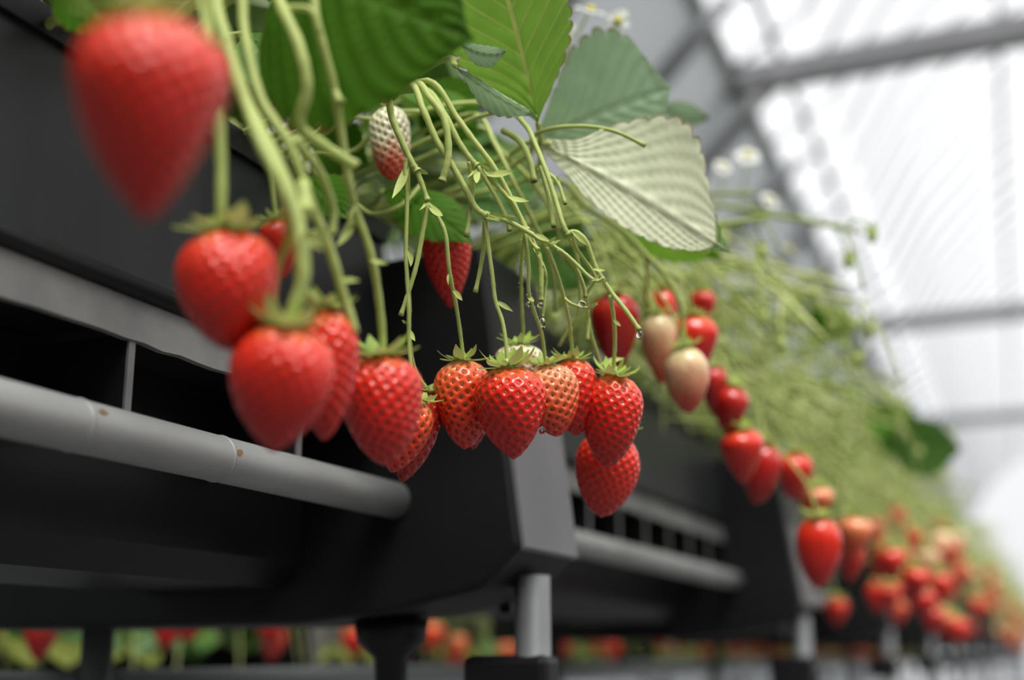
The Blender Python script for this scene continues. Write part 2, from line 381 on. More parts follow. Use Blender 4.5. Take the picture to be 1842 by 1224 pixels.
def pipe(dx, dz, x, y0, y1, label, group=None, clips=()):
    t = thing('support_pipe', label, 'pipe', (x+dx, y0, Z(dz)+.0955), group)
    mb = MB(); mb.tube([(0, (y1-y0)*i/10, 0) for i in range(11)], .0112, 24); link('tube', mb.mesh('tube', M_GALV), t)
    for c in clips:
        mb = MB(); mb.tube([(0,c-.0012,0),(0,c,0),(0,c+.0012,0)], [.0112,.0117,.0112], 24); link('seam_ring', mb.mesh('seam_ring', M_GALV), t)
    if clips:
        for (yy, ang) in ((clips[0]+.006, .5), (clips[0]+.10, .25)):
            mb = MB()
            for q in range(9):
                r = .0024*random.uniform(.5, 1)*(1 if q < 8 else 0)
                th_ = ang+r*math.cos(q*.785)/.0113; mb.v.append((.01128*math.cos(th_), yy+1.6*r*math.sin(q*.785), .01128*math.sin(th_)))
            mb.f = [(q, (q+1)%8, 8) for q in range(8)]
            link('rust_spot', mb.mesh('rust_spot', M_RUST), t)

bench(0, 0, 0, 16, 'strawberry bench')
tray(0, 0, -.13, .658, 'strawberry bench', 'nearest, filling the left of the view', True, True)
pipe(0, 0, PIPX, -.12, .662, 'weathered galvanised pipe under the nearest planter tray', None, (.12+.385, .12+.482))
for k in range(16):
    y = SY+.095+PITCH*k
    pipe(0, 0, PIPX, y, y+PITCH-.095, 'galvanised pipe under the second planter tray, beyond the lit block' if k == 0 else 'blurred galvanised pipe under a further planter tray', None if k == 0 else 'pipes under the further trays')
mb = MB(); mb.tube([(mirror(-.29)-.012, -.3, Z(-.0165)), (mirror(-.29)-.012, 14, Z(-.0165))], .0125, 16)
thing('base_rail', 'long grey rail running along the foot of the view under the bench', 'rail', me=mb.mesh('base_rail', M_GALVF))

# the row across the next aisle, seen below the bench
ODX, ODZ = -.70, -.075
bench(ODX, ODZ, 0, 14, 'bench in the next row', full=False)

# ------------------------------------------------------------------ leaves
def leaflet(L, W, nu=40, nv=9, teeth=9, bend=.5, cup=.25, wid=.58, quilt=.0012, curl=0., seed=0, tooth=.12, asym=0, blunt=(.85, .52), tabs=None, vs=.38):
    """leaf blade: base at the origin, along +X, upper face +Z; serrated outline, sunken veins, bent along its length"""
    rs = random.Random(seed); mb = MB(); uv = []
    p = math.log(.5)/math.log(wid)
    if tabs:                                                             # measured half-widths, as shares of the length, one list per side
        xs = np.linspace(0, 1, 241); sm = []
        for tb in tabs:
            a = np.interp(xs, [q[0] for q in tb], [q[1] for q in tb]); k = np.ones(17)/17
            b = np.convolve(np.pad(a, 8, mode='edge'), k, 'valid'); m = np.clip(np.minimum(xs, 1-xs)/.05, 0, 1); sm.append(a*(1-m)+b*m)
    for i in range(nu+1):
        u = i/nu
        w0 = W/2*max(0, math.sin(math.pi*min(u, 1)**p))**(blunt[0]+(blunt[1]-blunt[0])*min(1, max(0, (u-.25)/.5)))
        tt = (u*teeth) % 1.0
        ser = 1+tooth*(math.sin(math.pi*tt)**.5-.6)*(1 if .2 < u < .95 else .25)
        for j in range(-nv, nv+1):
            v = j/nv; av = abs(v)
            if tabs: w0 = L*float(np.interp(u, xs, sm[0] if v > 0 else sm[1]))
            y = w0*v*(ser if av > .99 else 1+(ser-1)*max(0, (av-.8)*4))*(1+asym*v)
            x = u*L*(1-.10*av*av*u)
            ph = (u-vs*av)*8
            q = abs(math.sin(math.pi*ph))
            z = quilt*(q**.6)*(1 if av > .02 else 0)*min(1, (1-u)*6)*(1-.3*av)
            z += cup*(y*y)/max(W, 1e-6)*1.2 - .0006*(1 if av < .02 else 0)
            z += curl*W*max(0, av-.6)**2*2
            # bend about Y
            if abs(bend) > 1e-3:
                R = L/bend; a = x/R; x, z = (R-z*0-0)*math.sin(a)+z*math.sin(a), -(R*(1-math.cos(a)))+z*math.cos(a)
            mb.v.append((x, y, z)); uv.append((u-(vs-.38)*av, v*.5+.5))
    k = 2*nv+1
    mb.f = [(i*k+j, (i+1)*k+j, (i+1)*k+j+1, i*k+j+1) for i in range(nu) for j in range(k-1)]
    mb.uv = uv
    return mb
def frame_mat(base, tip, roll, toward=None, flip=False):
    """X along base->tip, Z towards the eye (turned by roll about X)"""
    x = (tip-base).normalized()
    e = ((Vector((0,0,H)) if toward is None else toward)-base.lerp(tip, .5))
    z = (e-x*e.dot(x)).normalized()
    if flip: z = -z
    z = Quaternion(x, roll) @ z; y = z.cross(x)
    m = Matrix((x, y, z)).transposed().to_4x4(); m.translation = base
    return m
def leaf_at(name, label, b, t, db, dt, wpx, m, roll=0, flip=False, petiole=None, **kw):
    B, T = at(*b, db), at(*t, dt); bend = kw.get('bend', .5)
    L = (T-B).length
    chord = 2*math.sin(bend/2)/bend if abs(bend) > 1e-3 else 1
    W = wpx/FPX*(db+dt)/2
    o = thing(name, label, 'leaf', (0,0,0))
    me = leaflet(L/chord, W, **kw).mesh('blade', m)
    # turn so that the bent tip lands on T
    M = frame_mat(B, T, roll, flip=flip) @ Matrix.Rotation(-bend/2, 4, 'Y')
    link('blade', me, o, mw=M)
    if petiole:
        pts = spline([B]+[at(*p) if len(p) == 3 and p[2] < 5 else Vector(p) for p in petiole], 6)
        mb = MB(); mb.tube(pts, .0016, 8); link('petiole', mb.mesh('petiole', M_STEM), o)
    return o
def crown(y): return Vector((BC, y, H+.275))
def wpt(x, y, z): return Vector((x, y, z+H))
def leafW(*a, crown_y=None, **kw):
    o = leaf_at(*a, **kw)
    return o

def pet(o, pts):
    mb = MB(); mb.tube(spline(pts, 6), .0016, 8); link('petiole', mb.mesh('petiole', M_STEM), o)

o = leaf_at('strawberry_leaf', 'large dark green leaf at the top, slightly blurred, over the hanging stalks', (520,-62), (856,72), .485, .455, 440, M_LEAFD, roll=-.22, vs=.6, tabs=([(0,.08),(.15,.42),(.35,.52),(.55,.5),(.75,.38),(.9,.22),(1,0)], [(0,.15),(.06,.42),(.155,.55),(.33,.635),(.48,.65),(.68,.54),(.86,.37),(.95,.24),(1,0)]), nu=110, nv=16, teeth=11, bend=.45, cup=-.10, quilt=.0022, wid=.60, blunt=(.5, .42), tooth=.10)
pet(o, [at(520,-62,.485), at(470,-110,.55), crown(.52)])
o = leaf_at('strawberry_leaf', 'bright backlit upright leaf showing yellow-green veins, right of the dark leaf', (968,222), (880,-110), .66, .62, 235, M_LEAFY, roll=.3, flip=True, nu=110, nv=14, teeth=12, bend=-.35, cup=.3)
pet(o, [at(968,222,.66), at(972,262,.68), at(930,330,.76), crown(.62)])
o = leaf_at('strawberry_leaf', 'narrow folded leaf seen edge-on below the bright backlit leaf', (820,118), (966,210), .60, .62, 62, M_LEAFL, roll=.9, nu=50, nv=10, teeth=9, bend=.25, cup=.9)
pet(o, [at(820,118,.60), at(790,110,.65), crown(.58)])
o = leaf_at('strawberry_leaf', 'small pale leaf edge curling out from behind the dark leaf', (828,74), (912,92), .60, .60, 50, M_LEAFL, roll=.7, nu=40, nv=8, teeth=7, bend=1.5, cup=.5)
pet(o, [at(828,74,.60), at(780,90,.66), crown(.60)])
o = leaf_at('strawberry_leaf', 'broad rounded grey-green leaf standing above the pale drooping one', (972,250), (1208,160), .76, .74, 300, M_LEAFL, roll=-.2, nu=120, nv=16, teeth=8, bend=.3, cup=.12, wid=.56, quilt=.0011, tooth=.10, vs=.5, tabs=([(0,.05),(.1,.16),(.217,.29),(.457,.51),(.67,.575),(.82,.52),(.914,.45),(.97,.33),(1,.02)], [(0,.05),(.1,.12),(.3,.25),(.6,.36),(.85,.34),(.95,.25),(1,.02)]))
pet(o, [at(960,262,.76), at(960,270,.78), crown(.70)])
o = leaf_at('strawberry_leaf', 'pale drooping leaf showing its veined underside, pointing down right', (975,258), (1319,458), .67, .69, 250, M_LEAFP, roll=-.42, vs=.62, tabs=([(0,.02),(.1,.05),(.26,.12),(.43,.16),(.6,.165),(.77,.14),(.94,.07),(1,0)], [(0,.03),(.08,.06),(.17,.13),(.23,.22),(.42,.36),(.53,.40),(.67,.35),(.79,.235),(.94,.10),(1,0)]), flip=True, nu=120, nv=16, teeth=13, bend=-.3, cup=-.2, wid=.58, quilt=.0017, blunt=(.95, .70), tooth=.10)
pet(o, [at(990,259,.67), at(955,256,.68), at(900,285,.75), crown(.66)])
o = leaf_at('strawberry_leaf', 'small dull green leaf peeking out behind the rounded leaf', (1180,190), (1278,212), .92, .90, 46, M_LEAFL, roll=.4, nu=40, nv=8, bend=.5)
pet(o, [at(1180,190,.92), at(1150,230,.95), crown(.92)])
o = leaf_at('strawberry_leaf', 'dark bluish leaf lying over the tip-down berry under the stalks', (690,345), (850,440), .72, .68, 105, M_LEAFD, roll=-.5, nu=50, nv=10, bend=.7, cup=-.3)
pet(o, [at(690,345,.72), at(660,370,.75), wpt(-.40,.60,.29), crown(.60)])
o = leaf_at('strawberry_leaf', 'yellow-green leaf half hidden below the pale drooping leaf', (1075,385), (1300,462), .82, .80, 70, M_LEAFY, roll=.4, nu=50, nv=10, bend=.4)
pet(o, [at(1075,385,.82), at(1040,370,.84), crown(.80)])
o = leaf_at('strawberry_leaf', 'deep green blurred leaf jutting into the bright roof at the right', (1580,795), (1732,808), 1.62, 1.56, 105, M_LEAF, roll=.2, nu=40, nv=8, bend=.5)
pet(o, [at(1580,795,1.62), at(1530,800,1.66), wpt(BC+.02, 1.75, .29)])
o = leaf_at('strawberry_leaf', 'bluish dark leaf behind the far stalks, next to the bright roof', (1545,740), (1655,800), 1.66, 1.62, 100, M_LEAFD, roll=-.2, nu=40, nv=8, bend=.5)
pet(o, [at(1545,740,1.66), wpt(BC+.02, 1.8, .29)])
o = leaf_at('strawberry_leaf', 'dark oval leaf among the far stalks below the bright roof edge', (1440,570), (1535,590), 1.35, 1.3, 75, M_LEAFD, roll=.2, nu=40, nv=8, bend=.4)
pet(o, [at(1440,570,1.35), wpt(BC+.02, 1.45, .29)])

for lab, b, t, db, dt, wp, mt, rl, yc in [
  ('dark leaf in the shade behind the left end of the forked stalks', (545,320), (625,395), .70, .66, 95, M_LEAFD, -.3, .56),
  ('shaded leaf just left of the half-ripe pale strawberry', (560,225), (665,300), .76, .72, 110, M_LEAFD, .2, .58),
  ('olive leaf under the large dark top leaf, behind the blurred bundle', (440,60), (520,170), .62, .58, 120, M_LEAF, -.2, .50),
  ('green leaf behind the knot of thin stalks in the middle', (850,300), (940,405), .80, .76, 130, M_LEAF, -.2, .66),
  ('deep green leaf above the half-ripe pale strawberry, behind the thick stalks', (760,150), (860,250), .78, .74, 120, M_LEAFD, .1, .62),
  ('yellowish leaf low behind the thin stalks, left of the shaded berry', (960,400), (1060,520), .86, .82, 130, M_LEAF, .2, .74),
  ('dark leaf at the top left above the tray rim, behind the largest berry', (110,-60), (215,60), .50, .46, 130, M_LEAFD, .2, .36)]:
    o = leaf_at('strawberry_leaf', lab, b, t, db, dt, wp, mt, roll=rl, nu=48, nv=9, bend=.5, teeth=9, cup=.1)
    pet(o, [at(*b, db), at(*b, db).lerp(crown(yc), .5)+Vector((0,0,.03)), crown(yc)])
# ------------------------------------------------------------------ plants along the beds
def tri_mesh(i):
    return leaflet(1, .86, nu=16, nv=4, teeth=7, bend=.5+.2*i, cup=.2-.15*i, quilt=.02, seed=i, tooth=.1)
LF = [[tri_mesh(i).mesh('leaflet', m) for i in range(2)] for m in (M_LEAF, M_LEAFD, M_LEAFL)]
LUV = tri_mesh(0).uv
def sepal_mesh(L, W, bend, nu=7):
    mb = MB()
    for i in range(nu+1):
        u = i/nu; wd = W/2*(math.sin(math.pi*(.12+.88*u)**.8)+.02) if u < 1 else .02*W
        wd = W/2*max(.04, math.sin(math.pi*(.1+.9*u)))
        R = L/bend if abs(bend) > 1e-3 else 1e6; a = u*L/R
        x, z = R*math.sin(a), R*(1-math.cos(a))
        nx, nz = -math.sin(a), math.cos(a)
        for v in (-1, 0, 1):
            h = -.12*W*(1-abs(v)); mb.v.append((x+nx*-h, v*wd, z+nz*-h*-1))
    mb.f = [(i*3+j, (i+1)*3+j, (i+1)*3+j+1, i*3+j+1) for i in range(nu) for j in (0, 1)]
    return mb
def rand_plant(seed, detail, mstem, droop=0):
    """strawberry plant: crown at origin; leaves above, fruit stalks draped over towards +X"""
    rs = random.Random(seed); leaves = []; stalks = []; nubs = []
    for i in range(11 if detail else 9):
        az = rs.uniform(0, 6.28); r = rs.uniform(.03, .13); h = rs.uniform(.06, .19)
        if i < droop: az = rs.uniform(-1.2, 1.2); r = rs.uniform(.15, .24); h = rs.uniform(-.13, .06)
        tip = Vector((r*math.cos(az)*.9-.02, r*math.sin(az), h))
        pts = spline([(0,0,0), tip*.5+Vector((0,0,.03)), tip], 4)
        d = Vector((math.cos(az), math.sin(az), rs.uniform(-.5, .1))).normalized()
        lv = []
        for s in (-1, 0, 1):
            dd = Quaternion((0,0,1), s*1.15) @ d
            up = Vector((rs.uniform(-.3,.3), rs.uniform(-.3,.3), 1)); x = dd; z = (up-x*up.dot(x)).normalized(); y = z.cross(x)
            S = rs.uniform(.045, .066)
            m = Matrix((x*S, y*S, z*S)).transposed().to_4x4(); m.translation = tip
            lv.append((m, LF[rs.choice((0,0,1,1,2))][rs.randrange(2)]))
        leaves.append((pts, lv))
    for i in range(17 if detail else 17):
        yy = rs.uniform(-.12, .12); reach = rs.uniform(.14, .31); zt = rs.uniform(.03, .13); ze = rs.uniform(-.045, .10)+(-.07 if droop else 0)
        A = Vector((.01, yy*.2, 0)); B = Vector((.08+reach*.25, yy*.6, zt)); C = Vector((reach*.8, yy*1.0+rs.uniform(-.03,.03), (zt+ze)*.5)); D = Vector((reach, yy*1.1+rs.uniform(-.04,.04), ze))
        mb = MB(); main = spline([A, B, C, D], 4 if detail else 3); n = 5 if detail else 4
        mb.tube(main, [rs.uniform(.0013,.0022)]*(len(main)-1)+[.001], n)
        for q in range(rs.choice((2,3,3,4)) if detail else 2):
            s0 = main[rs.randrange(len(main)//2, len(main))]
            e = s0+Vector((rs.uniform(-.01,.03), rs.uniform(-.035,.035), rs.uniform(-.06,.005)))
            mb.tube(spline([s0, s0.lerp(e,.5)+Vector((0,0,.008)), e], 3), .0008, n)
            if rs.random() < .5 and e.z > -.02: nubs.append(e)
        stalks.append(mb)
    return leaves, stalks, nubs
def nub_mesh():
    mb = MB(); mb.lathe([(.0005,0),(.004,-.001),(.0045,-.005),(.003,-.010),(.0005,-.0125)], 8)
    for k in range(6):
        a = k*1.047; c, s = math.cos(a), math.sin(a)
        mb.add([(.001*c-.002*s, .001*s+.002*c, 0), (.001*c+.002*s, .001*s-.002*c, 0), (.009*c, .009*s, .003)], [(0,1,2)])
    return mb
NUB = nub_mesh(); NUBME = NUB.mesh('bud', M_SEPAL)
def plant_detail(seed):
    t = thing('strawberry_plant', '', 'plant')
    leaves, stalks, nubs = rand_plant(seed, True, M_STEM)
    for pts, lv in leaves:
        mb = MB(); mb.tube(pts, .0013, 5); p = link('leaf_stalk', mb.mesh('leaf_stalk', M_STEMF), t)
        for m, me in lv: link('leaflet', me, p, mw=m)
    for q, mb in enumerate(stalks): link('fruit_stalk', mb.mesh('fruit_stalk', (M_STEMF, M_STEMG, M_STEMF, M_STEM, M_STEMG)[q % 5]), t)
    for e in nubs: link('bud', NUBME, t, loc=e)
    return t
def plant_far(seed, droop=0):
    leaves, stalks, nubs = rand_plant(seed, False, M_STEM, droop)
    mb = MB(); uvs = {}
    mats = []
    for s in stalks: mb.add(s.v, s.f)
    mats += [0]*len(mb.f)
    for pts, lv in leaves:
        k = len(mb.f); mb.tube(pts, .0013, 4); mats += [0]*(len(mb.f)-k)
        for m, me in lv:
            src = me; vs = [m @ v.co for v in src.vertices]
            fs = [tuple(p.vertices) for p in src.polygons]
            uvs[len(mb.v)] = LUV; mb.add(vs, fs); mats += [1 if src.materials[0] is M_LEAF else 2]*len(fs)
    for e in nubs:
        k = len(mb.f); mb.add([Vector(v)+e for v in NUB.v], NUB.f); mats += [3]*(len(mb.f)-k)
    mb.uv = [(.3, .7)]*len(mb.v)
    for k0, lu in uvs.items(): mb.uv[k0:k0+len(lu)] = lu
    me = mb.mesh('strawberry_plant', M_STEMF)
    for m in ((M_LEAFQ, M_LEAF, M_SEPAL) if droop else (M_LEAF, M_LEAFD, M_SEPAL)): me.materials.append(m)
    me.polygons.foreach_set('material_index', mats)
    return me
PD = [plant_detail(100+i) for i in range(4)]
used = [False]*4
def put_plant(x, y, z, i, rz, label, group, s=1.0, mirror_x=False):
    o = copy_tree(PD[i])
    o.location = (x, y, z); o.rotation_euler = (0,0,rz); o.scale = (s, s, s)
    o['label'] = label
    if group: o['group'] = group
    return o
rp = random.Random(3)
k = 0
for y in (.26, .34, .42, .50, .58, .65, .72, .86, 1.0, 1.12, 1.24, 1.36, 1.48, 1.62, 1.76, 1.9, 2.06, 2.22, 2.4, 2.6, 2.8, 3.0, 3.2, 3.4):
    near = y < .8
    o = put_plant(BC+.01 if not near else BC-.02+.02*(k%3), y, Z(.264), k % 4, rp.uniform(-.25,.25), 'leafy plant rooted in the nearest planter tray behind the sharp stalks' if near else 'strawberry plant with many pale green stalks draped over the blurred part of the bed', 'plants behind the sharp stalks' if near else 'draped plants along the blurred bed', 1.15 if near else rp.uniform(.95,1.1))
    if near:
        for ch in list(o.children):
            if ch.name.startswith('fruit_stalk') or ch.name.startswith('bud'): bpy.data.objects.remove(ch)
    k += 1
for o in PD:
    for ch in o.children_recursive: bpy.data.objects.remove(ch)
    bpy.data.objects.remove(o)
FP = [plant_far(200+i) for i in range(3)]
y = 3.6
while y < 15:
    o = thing('strawberry_plant', 'small far strawberry plant near the vanishing end of the bed', 'plant', (BC+.02, y, Z(.264)), 'plants at the far end of the bed', FP[rp.randrange(3)])
    o.rotation_euler = (0,0,rp.uniform(-.3,.3)); o.scale = (1.1,)*3; y += .19
FQ = [plant_far(300+i, 5) for i in range(3)]
y = .6
while y < 10:
    o = thing('strawberry_plant', 'blurred strawberry plant of the next row, seen under the bench', 'plant', (BC+ODX+.02, y, Z(.264+ODZ)), 'plants of the next row', FQ[rp.randrange(3)])
    o.rotation_euler = (0,0,rp.uniform(-.3,.3)); o.scale = (1.1, 1.1, 1.3); y += .10
for z_ in range(2): pass

# ------------------------------------------------------------------ strawberries
def prof_r(t, ts, p, q):
    if t < ts: return math.sqrt(max(0, 1-(1-t/ts)**2*.92-.0))
    s = (t-ts)/(1-ts); return max(0, 1-s**p)**q
def flesh(Hh, W, nu, nv, seed, ts=.30, p=1.7, q=.78, flat=.92, pitch=.0043, pit=.0008, lump=.04, seeds=True):
    rs = random.Random(seed)
    t = np.linspace(0, 1, nu+1); th = np.linspace(0, 2*np.pi, nv, endpoint=False)
    # denser rows at the tip
    t = t**1.0; t = 1-(1-t)**1.25*1.0
    r = np.array([prof_r(x, ts, p, q) for x in t])*W/2
    a1, a2, a3 = rs.uniform(0, 6.28), rs.uniform(0, 6.28), rs.uniform(0, 6.28)
    lum = 1+lump*np.sin(2*th+a1)[None, :]*(.4+t[:, None])+lump*.7*np.sin(3*th+a2)[None, :]*np.sin(2.2*t[:, None]*np.pi+a3)
    X = r[:, None]*np.cos(th)[None]*lum; Y = r[:, None]*np.sin(th)[None]*lum*flat
    Zz = np.repeat((-t*Hh)[:, None], nv, 1)
    V = np.stack([X, Y, Zz], -1)
    # normals numerically
    dth = np.roll(V, -1, 1)-np.roll(V, 1, 1); dt = np.gradient(V, axis=0)
    N = np.cross(dt, dth); N /= np.maximum(np.linalg.norm(N, axis=-1, keepdims=True), 1e-9)
    if np.sum(N[nu//3, :, :2]*V[nu//3, :, :2]) < 0: N = -N
    # achene places: staggered rows round the fruit
    S = []
    arc = np.concatenate([[0], np.cumsum(np.hypot(np.diff(r), np.diff(t*Hh)))])
    area = np.concatenate([[0], np.cumsum(np.pi*(r[1:]+r[:-1])*np.diff(arc))]); ns = int(area[-1]/(pitch*pitch*.93))
    for i in range(ns):                                                  # spiral order, like the florets of a daisy
        S.append((float(np.interp(area[-1]*(i+.6)/ns, area, t)), (i*2.399963+rs.uniform(-.035,.035)) % 6.28318))
    def samp(A, tt, aa):
        i = min(nu, max(0, np.interp(tt, t, np.arange(nu+1)))); i0 = int(i); i1 = min(nu, i0+1); f = i-i0
        j = (aa/(2*np.pi)*nv) % nv; j0 = int(j) % nv; j1 = (j0+1) % nv; g = j-int(j)
        return (A[i0,j0]*(1-f)+A[i1,j0]*f)*(1-g)+(A[i0,j1]*(1-f)+A[i1,j1]*f)*g
    SP = np.array([samp(V, *x) for x in S]); SN = np.array([samp(N, *x) for x in S])
    if pit:
        P = V.reshape(-1, 3); D = np.full(len(P), 9.)
        for c in SP: D = np.minimum(D, np.linalg.norm(P-c, axis=1))
        k = pitch/.0043
        dis = -pit*np.exp(-(D/(.00125*k))**2)+pit*.5*np.clip(D/(.0021*k), 0, 1)**1.2
        V = (P+N.reshape(-1, 3)*dis[:, None]).reshape(V.shape)
    mb = MB()
    mb.v = [tuple(x) for x in V.reshape(-1, 3)]
    mb.f = [(i*nv+j, (i+1)*nv+j, (i+1)*nv+(j+1) % nv, i*nv+(j+1) % nv) for i in range(nu) for j in range(nv)]
    mb.f.append(tuple(range(nv))); 
    ac = None
    if seeds:
        ac = MB(); k = pitch/.0043
        for c, nn in zip(SP, SN):
            nn = Vector(nn).normalized(); c = Vector(c)-nn*pit*.75
            z = Vector((0,0,-1)); z = (z-nn*z.dot(nn)); z = z.normalized() if z.length > 1e-4 else nn.orthogonal().normalized(); y = nn.cross(z)
            vs = []; 
            for (lz, rr) in ((-1,0),(-.5,.8),(.2,1),(.75,.55),(1,0)):
                if rr == 0: vs.append(c+z*.00105*k*lz); continue
                for q in range(6): vs.append(c+z*.00105*k*lz+(y*math.cos(q*1.0472)*.00070+nn*math.sin(q*1.0472)*.00042)*k*rr)
            fs = [(0, 1+(q+1) % 6, 1+q) for q in range(6)]+[(1+b*6+q, 1+b*6+(q+1) % 6, 7+b*6+(q+1) % 6, 7+b*6+q) for b in (0, 1) for q in range(6)]+[(13+q, 13+(q+1) % 6, 19) for q in range(6)]
            ac.add(vs, fs)
    return mb, ac
def calyx_parts(rad, n, rs, lift=(.1, .9), ln=(.8, 1.25)):
    out_ = []
    for k in range(n):
        L = rad*rs.uniform(*ln); a = 2*math.pi*(k+rs.uniform(-.25,.25))/n
        me = sepal_mesh(L, L*rs.uniform(.36, .46), rs.uniform(.2, 1.1))
        m = Matrix.Rotation(a, 4, 'Z') @ Matrix.Translation((rad*.14, 0, .0008)) @ Matrix.Rotation(rs.uniform(-.55, .12)*1.0, 4, 'Y') if False else Matrix.Rotation(a, 4, 'Z') @ Matrix.Translation((rad*.12, 0, .001)) @ Matrix.Rotation(rs.uniform(-.25, .28)*-1, 4, 'Y')
        out_.append((me, m))
    return out_
def disc_mesh(rad):
    mb = MB(); mb.lathe([(rad*.06, .0045), (rad*.10, .0025), (rad*.30, .0012), (rad*.42, .0002), (rad*.30, -.001)], 14); return mb
# shared meshes for the fruit that is too blurred or too far to show its seeds one by one
MID = []
for i in range(4):
    f, a = flesh(1.0*.042, .034, 40, 48, 50+i, ts=(.3,.26,.34,.28)[i], p=(1.7,1.5,2.0,1.6)[i], q=(.78,.82,.7,.85)[i], pit=.0006)
    MID.append((f, a))
FARM = [flesh(.042, .034, 14, 16, 70+i, pit=0, seeds=False, p=(1.7,1.5,2.)[i])[0] for i in range(3)]
_cache = {}
def cached(kind, i, mk, mt):
    if (kind, i, mt) not in _cache: _cache[(kind, i, mt)] = mk()
    return _cache[(kind, i, mt)]
def berry_axis(T, P, spin):
    z = (T-P).normalized(); x = z.orthogonal().normalized(); x = Quaternion(z, spin) @ x; y = z.cross(x)
    m = Matrix((x, y, z)).transposed().to_4x4(); m.translation = T; return m
def berry(label, top, tip, wpx, d, kind, level='hero', seed=1, dt=0., ts=.30, p=1.7, q=.78, group=None, calyx=True, nsep=11, lift=1.):
    T, P = at(*top, d), at(*tip, d+dt)
    Hh = (T-P).length; W = wpx/FPX*d; rs = random.Random(seed*13+5)
    o = thing('strawberry', label, 'strawberry', group=group)
    o.matrix_world = berry_axis(T, P, rs.uniform(0, 6.28))
    if level == 'hero':
        f, a = flesh(Hh, W, 110, 132, seed, ts, p, q)
        link('flesh', f.mesh('flesh', BM[kind]), o)
        if a:
            ao = link('achenes', a.mesh('achenes', M_ACHP if kind in ('deep', 'ripe', 'white') and seed % 2 else M_ACH), o); ao['kind'] = 'stuff'
        S = None
    else:
        i = seed % 4
        me = cached('f', i, lambda: MID[i][0].mesh('flesh', BM[kind]), kind); S = Matrix.Diagonal((W/.034, W/.034, Hh/.042, 1))
        link('flesh', me, o, mw=S)
        me = cached('a', i, lambda: MID[i][1].mesh('achenes', M_ACH), 0)
        ao = link('achenes', me, o, mw=S); ao['kind'] = 'stuff'
        MI = o.matrix_world.inverted(); e = (BC-T.x)*rs.uniform(.25, .5)
        mb = MB(); mb.tube([MI @ p for p in spline([T, T+Vector((e*.08, -.004, .03)), T+Vector((e*.4, -.01, .07)), T+Vector((e, -.01, .085))], 4)], .0010, 6); link('pedicel', mb.mesh('pedicel', M_STEM), o)
    if calyx:
        rad = W*.40
        c = link('calyx', disc_mesh(rad).mesh('calyx', M_SEPAL), o)
        for me, m in calyx_parts(rad, nsep, rs):
            link('sepal', me.mesh('sepal', M_SEPAL), c, mw=m)
    return o

B = berry
B('glossy red strawberry in sharp focus, front centre of the middle cluster', (912,662), (925,827), 128, .585, 'ripe', seed=11, ts=.30, p=1.9, q=.80)
B('orange-red strawberry just left of the glossy centre one', (832,650), (838,809), 108, .605, 'orange', seed=2, ts=.30, p=2.1, q=.72)
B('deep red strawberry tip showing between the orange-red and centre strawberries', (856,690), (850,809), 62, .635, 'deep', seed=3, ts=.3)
B('coral strawberry with pale shoulder, just right of the glossy centre one', (985,658), (1003,785), 100, .605, 'coral', seed=4, p=2.3, q=.68)
B('bright red strawberry tucked behind the coral one', (1030,648), (1036,784), 86, .63, 'ripe', seed=5, p=2.2, q=.7)
B('whitish unripe strawberry peeping over the glossy centre one', (936,620), (934,700), 88, .645, 'white', seed=6, p=2.2, q=.7)
B('red strawberry right of the middle cluster, above another red one', (1106,676), (1092,842), 108, .63, 'ripe', seed=7, ts=.33, p=1.9, q=.72)
B('red strawberry hanging lowest, tucked below and behind the one above', (1098,776), (1083,931), 114, .665, 'ripe', seed=9, ts=.38, p=1.9, q=.72)
B('small tilted orange strawberry left of the middle cluster', (757,722), (703,850), 82, .587, 'orange', seed=8, p=2.1, q=.7)
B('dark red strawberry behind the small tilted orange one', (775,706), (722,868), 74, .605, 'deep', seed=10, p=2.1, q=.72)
B('blurred red strawberry left of the small tilted orange one', (684,640), (693,838), 142, .49, 'ripe', seed=12, level='hero', p=2.1, q=.72)
B('blurred red strawberry between the two big left ones and the middle ones', (590,556), (583,792), 120, .455, 'ripe', seed=13, p=2.0, q=.72)
B('large blurred red strawberry, lower of the big left pair, over the grey pipe', (515,588), (492,812), 186, .415, 'ripe', seed=14, ts=.33, p=1.9, q=.78)
B('large round blurred red strawberry on its own, left of the stalk bundle', (410,415), (412,630), 188, .42, 'ripe', seed=15, ts=.36, p=2.2, q=.74)
B('sliver of red strawberry seen behind the left stalk bundle', (497,395), (508,503), 76, .50, 'ripe', level='mid', seed=16)
B('very large out-of-focus red strawberry hanging at the upper left', (270,30), (262,398), 268, .295, 'ripe', seed=17, ts=.30, p=1.55, q=.86)
B('dark strawberry mostly hidden behind the very large blurred one', (376,85), (380,225), 78, .42, 'deep', level='mid', seed=18)
B('half-ripe strawberry, white above and red at the tip, below the dark leaf', (700,192), (704,324), 76, .68, 'blush', seed=19, p=2.6, q=.62)
B('slender red strawberry under the dark bluish leaf, behind the thin stalks', (798,392), (812,555), 90, .70, 'ripe', seed=20, p=1.6, q=.8)
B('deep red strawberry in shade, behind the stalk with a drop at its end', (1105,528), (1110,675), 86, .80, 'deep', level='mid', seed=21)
B('blurred red strawberry at top of the second cluster', (1192,520), (1190,605), 62, .86, 'ripe', level='mid', seed=22)
B('blurred red strawberry peeking at the upper right of the second cluster', (1262,522), (1265,590), 52, .92, 'ripe', level='mid', seed=23)
B('pale strawberry with reddening tip, left in the second cluster', (1182,565), (1192,692), 66, .83, 'half', level='mid', seed=24)
B('blurred bright red strawberry, right in the second cluster', (1250,568), (1245,690), 84, .84, 'ripe', level='mid', seed=25)
B('whitish strawberry blushed pink, lowest in front of the second cluster', (1230,625), (1240,744), 86, .79, 'half', level='mid', seed=26)
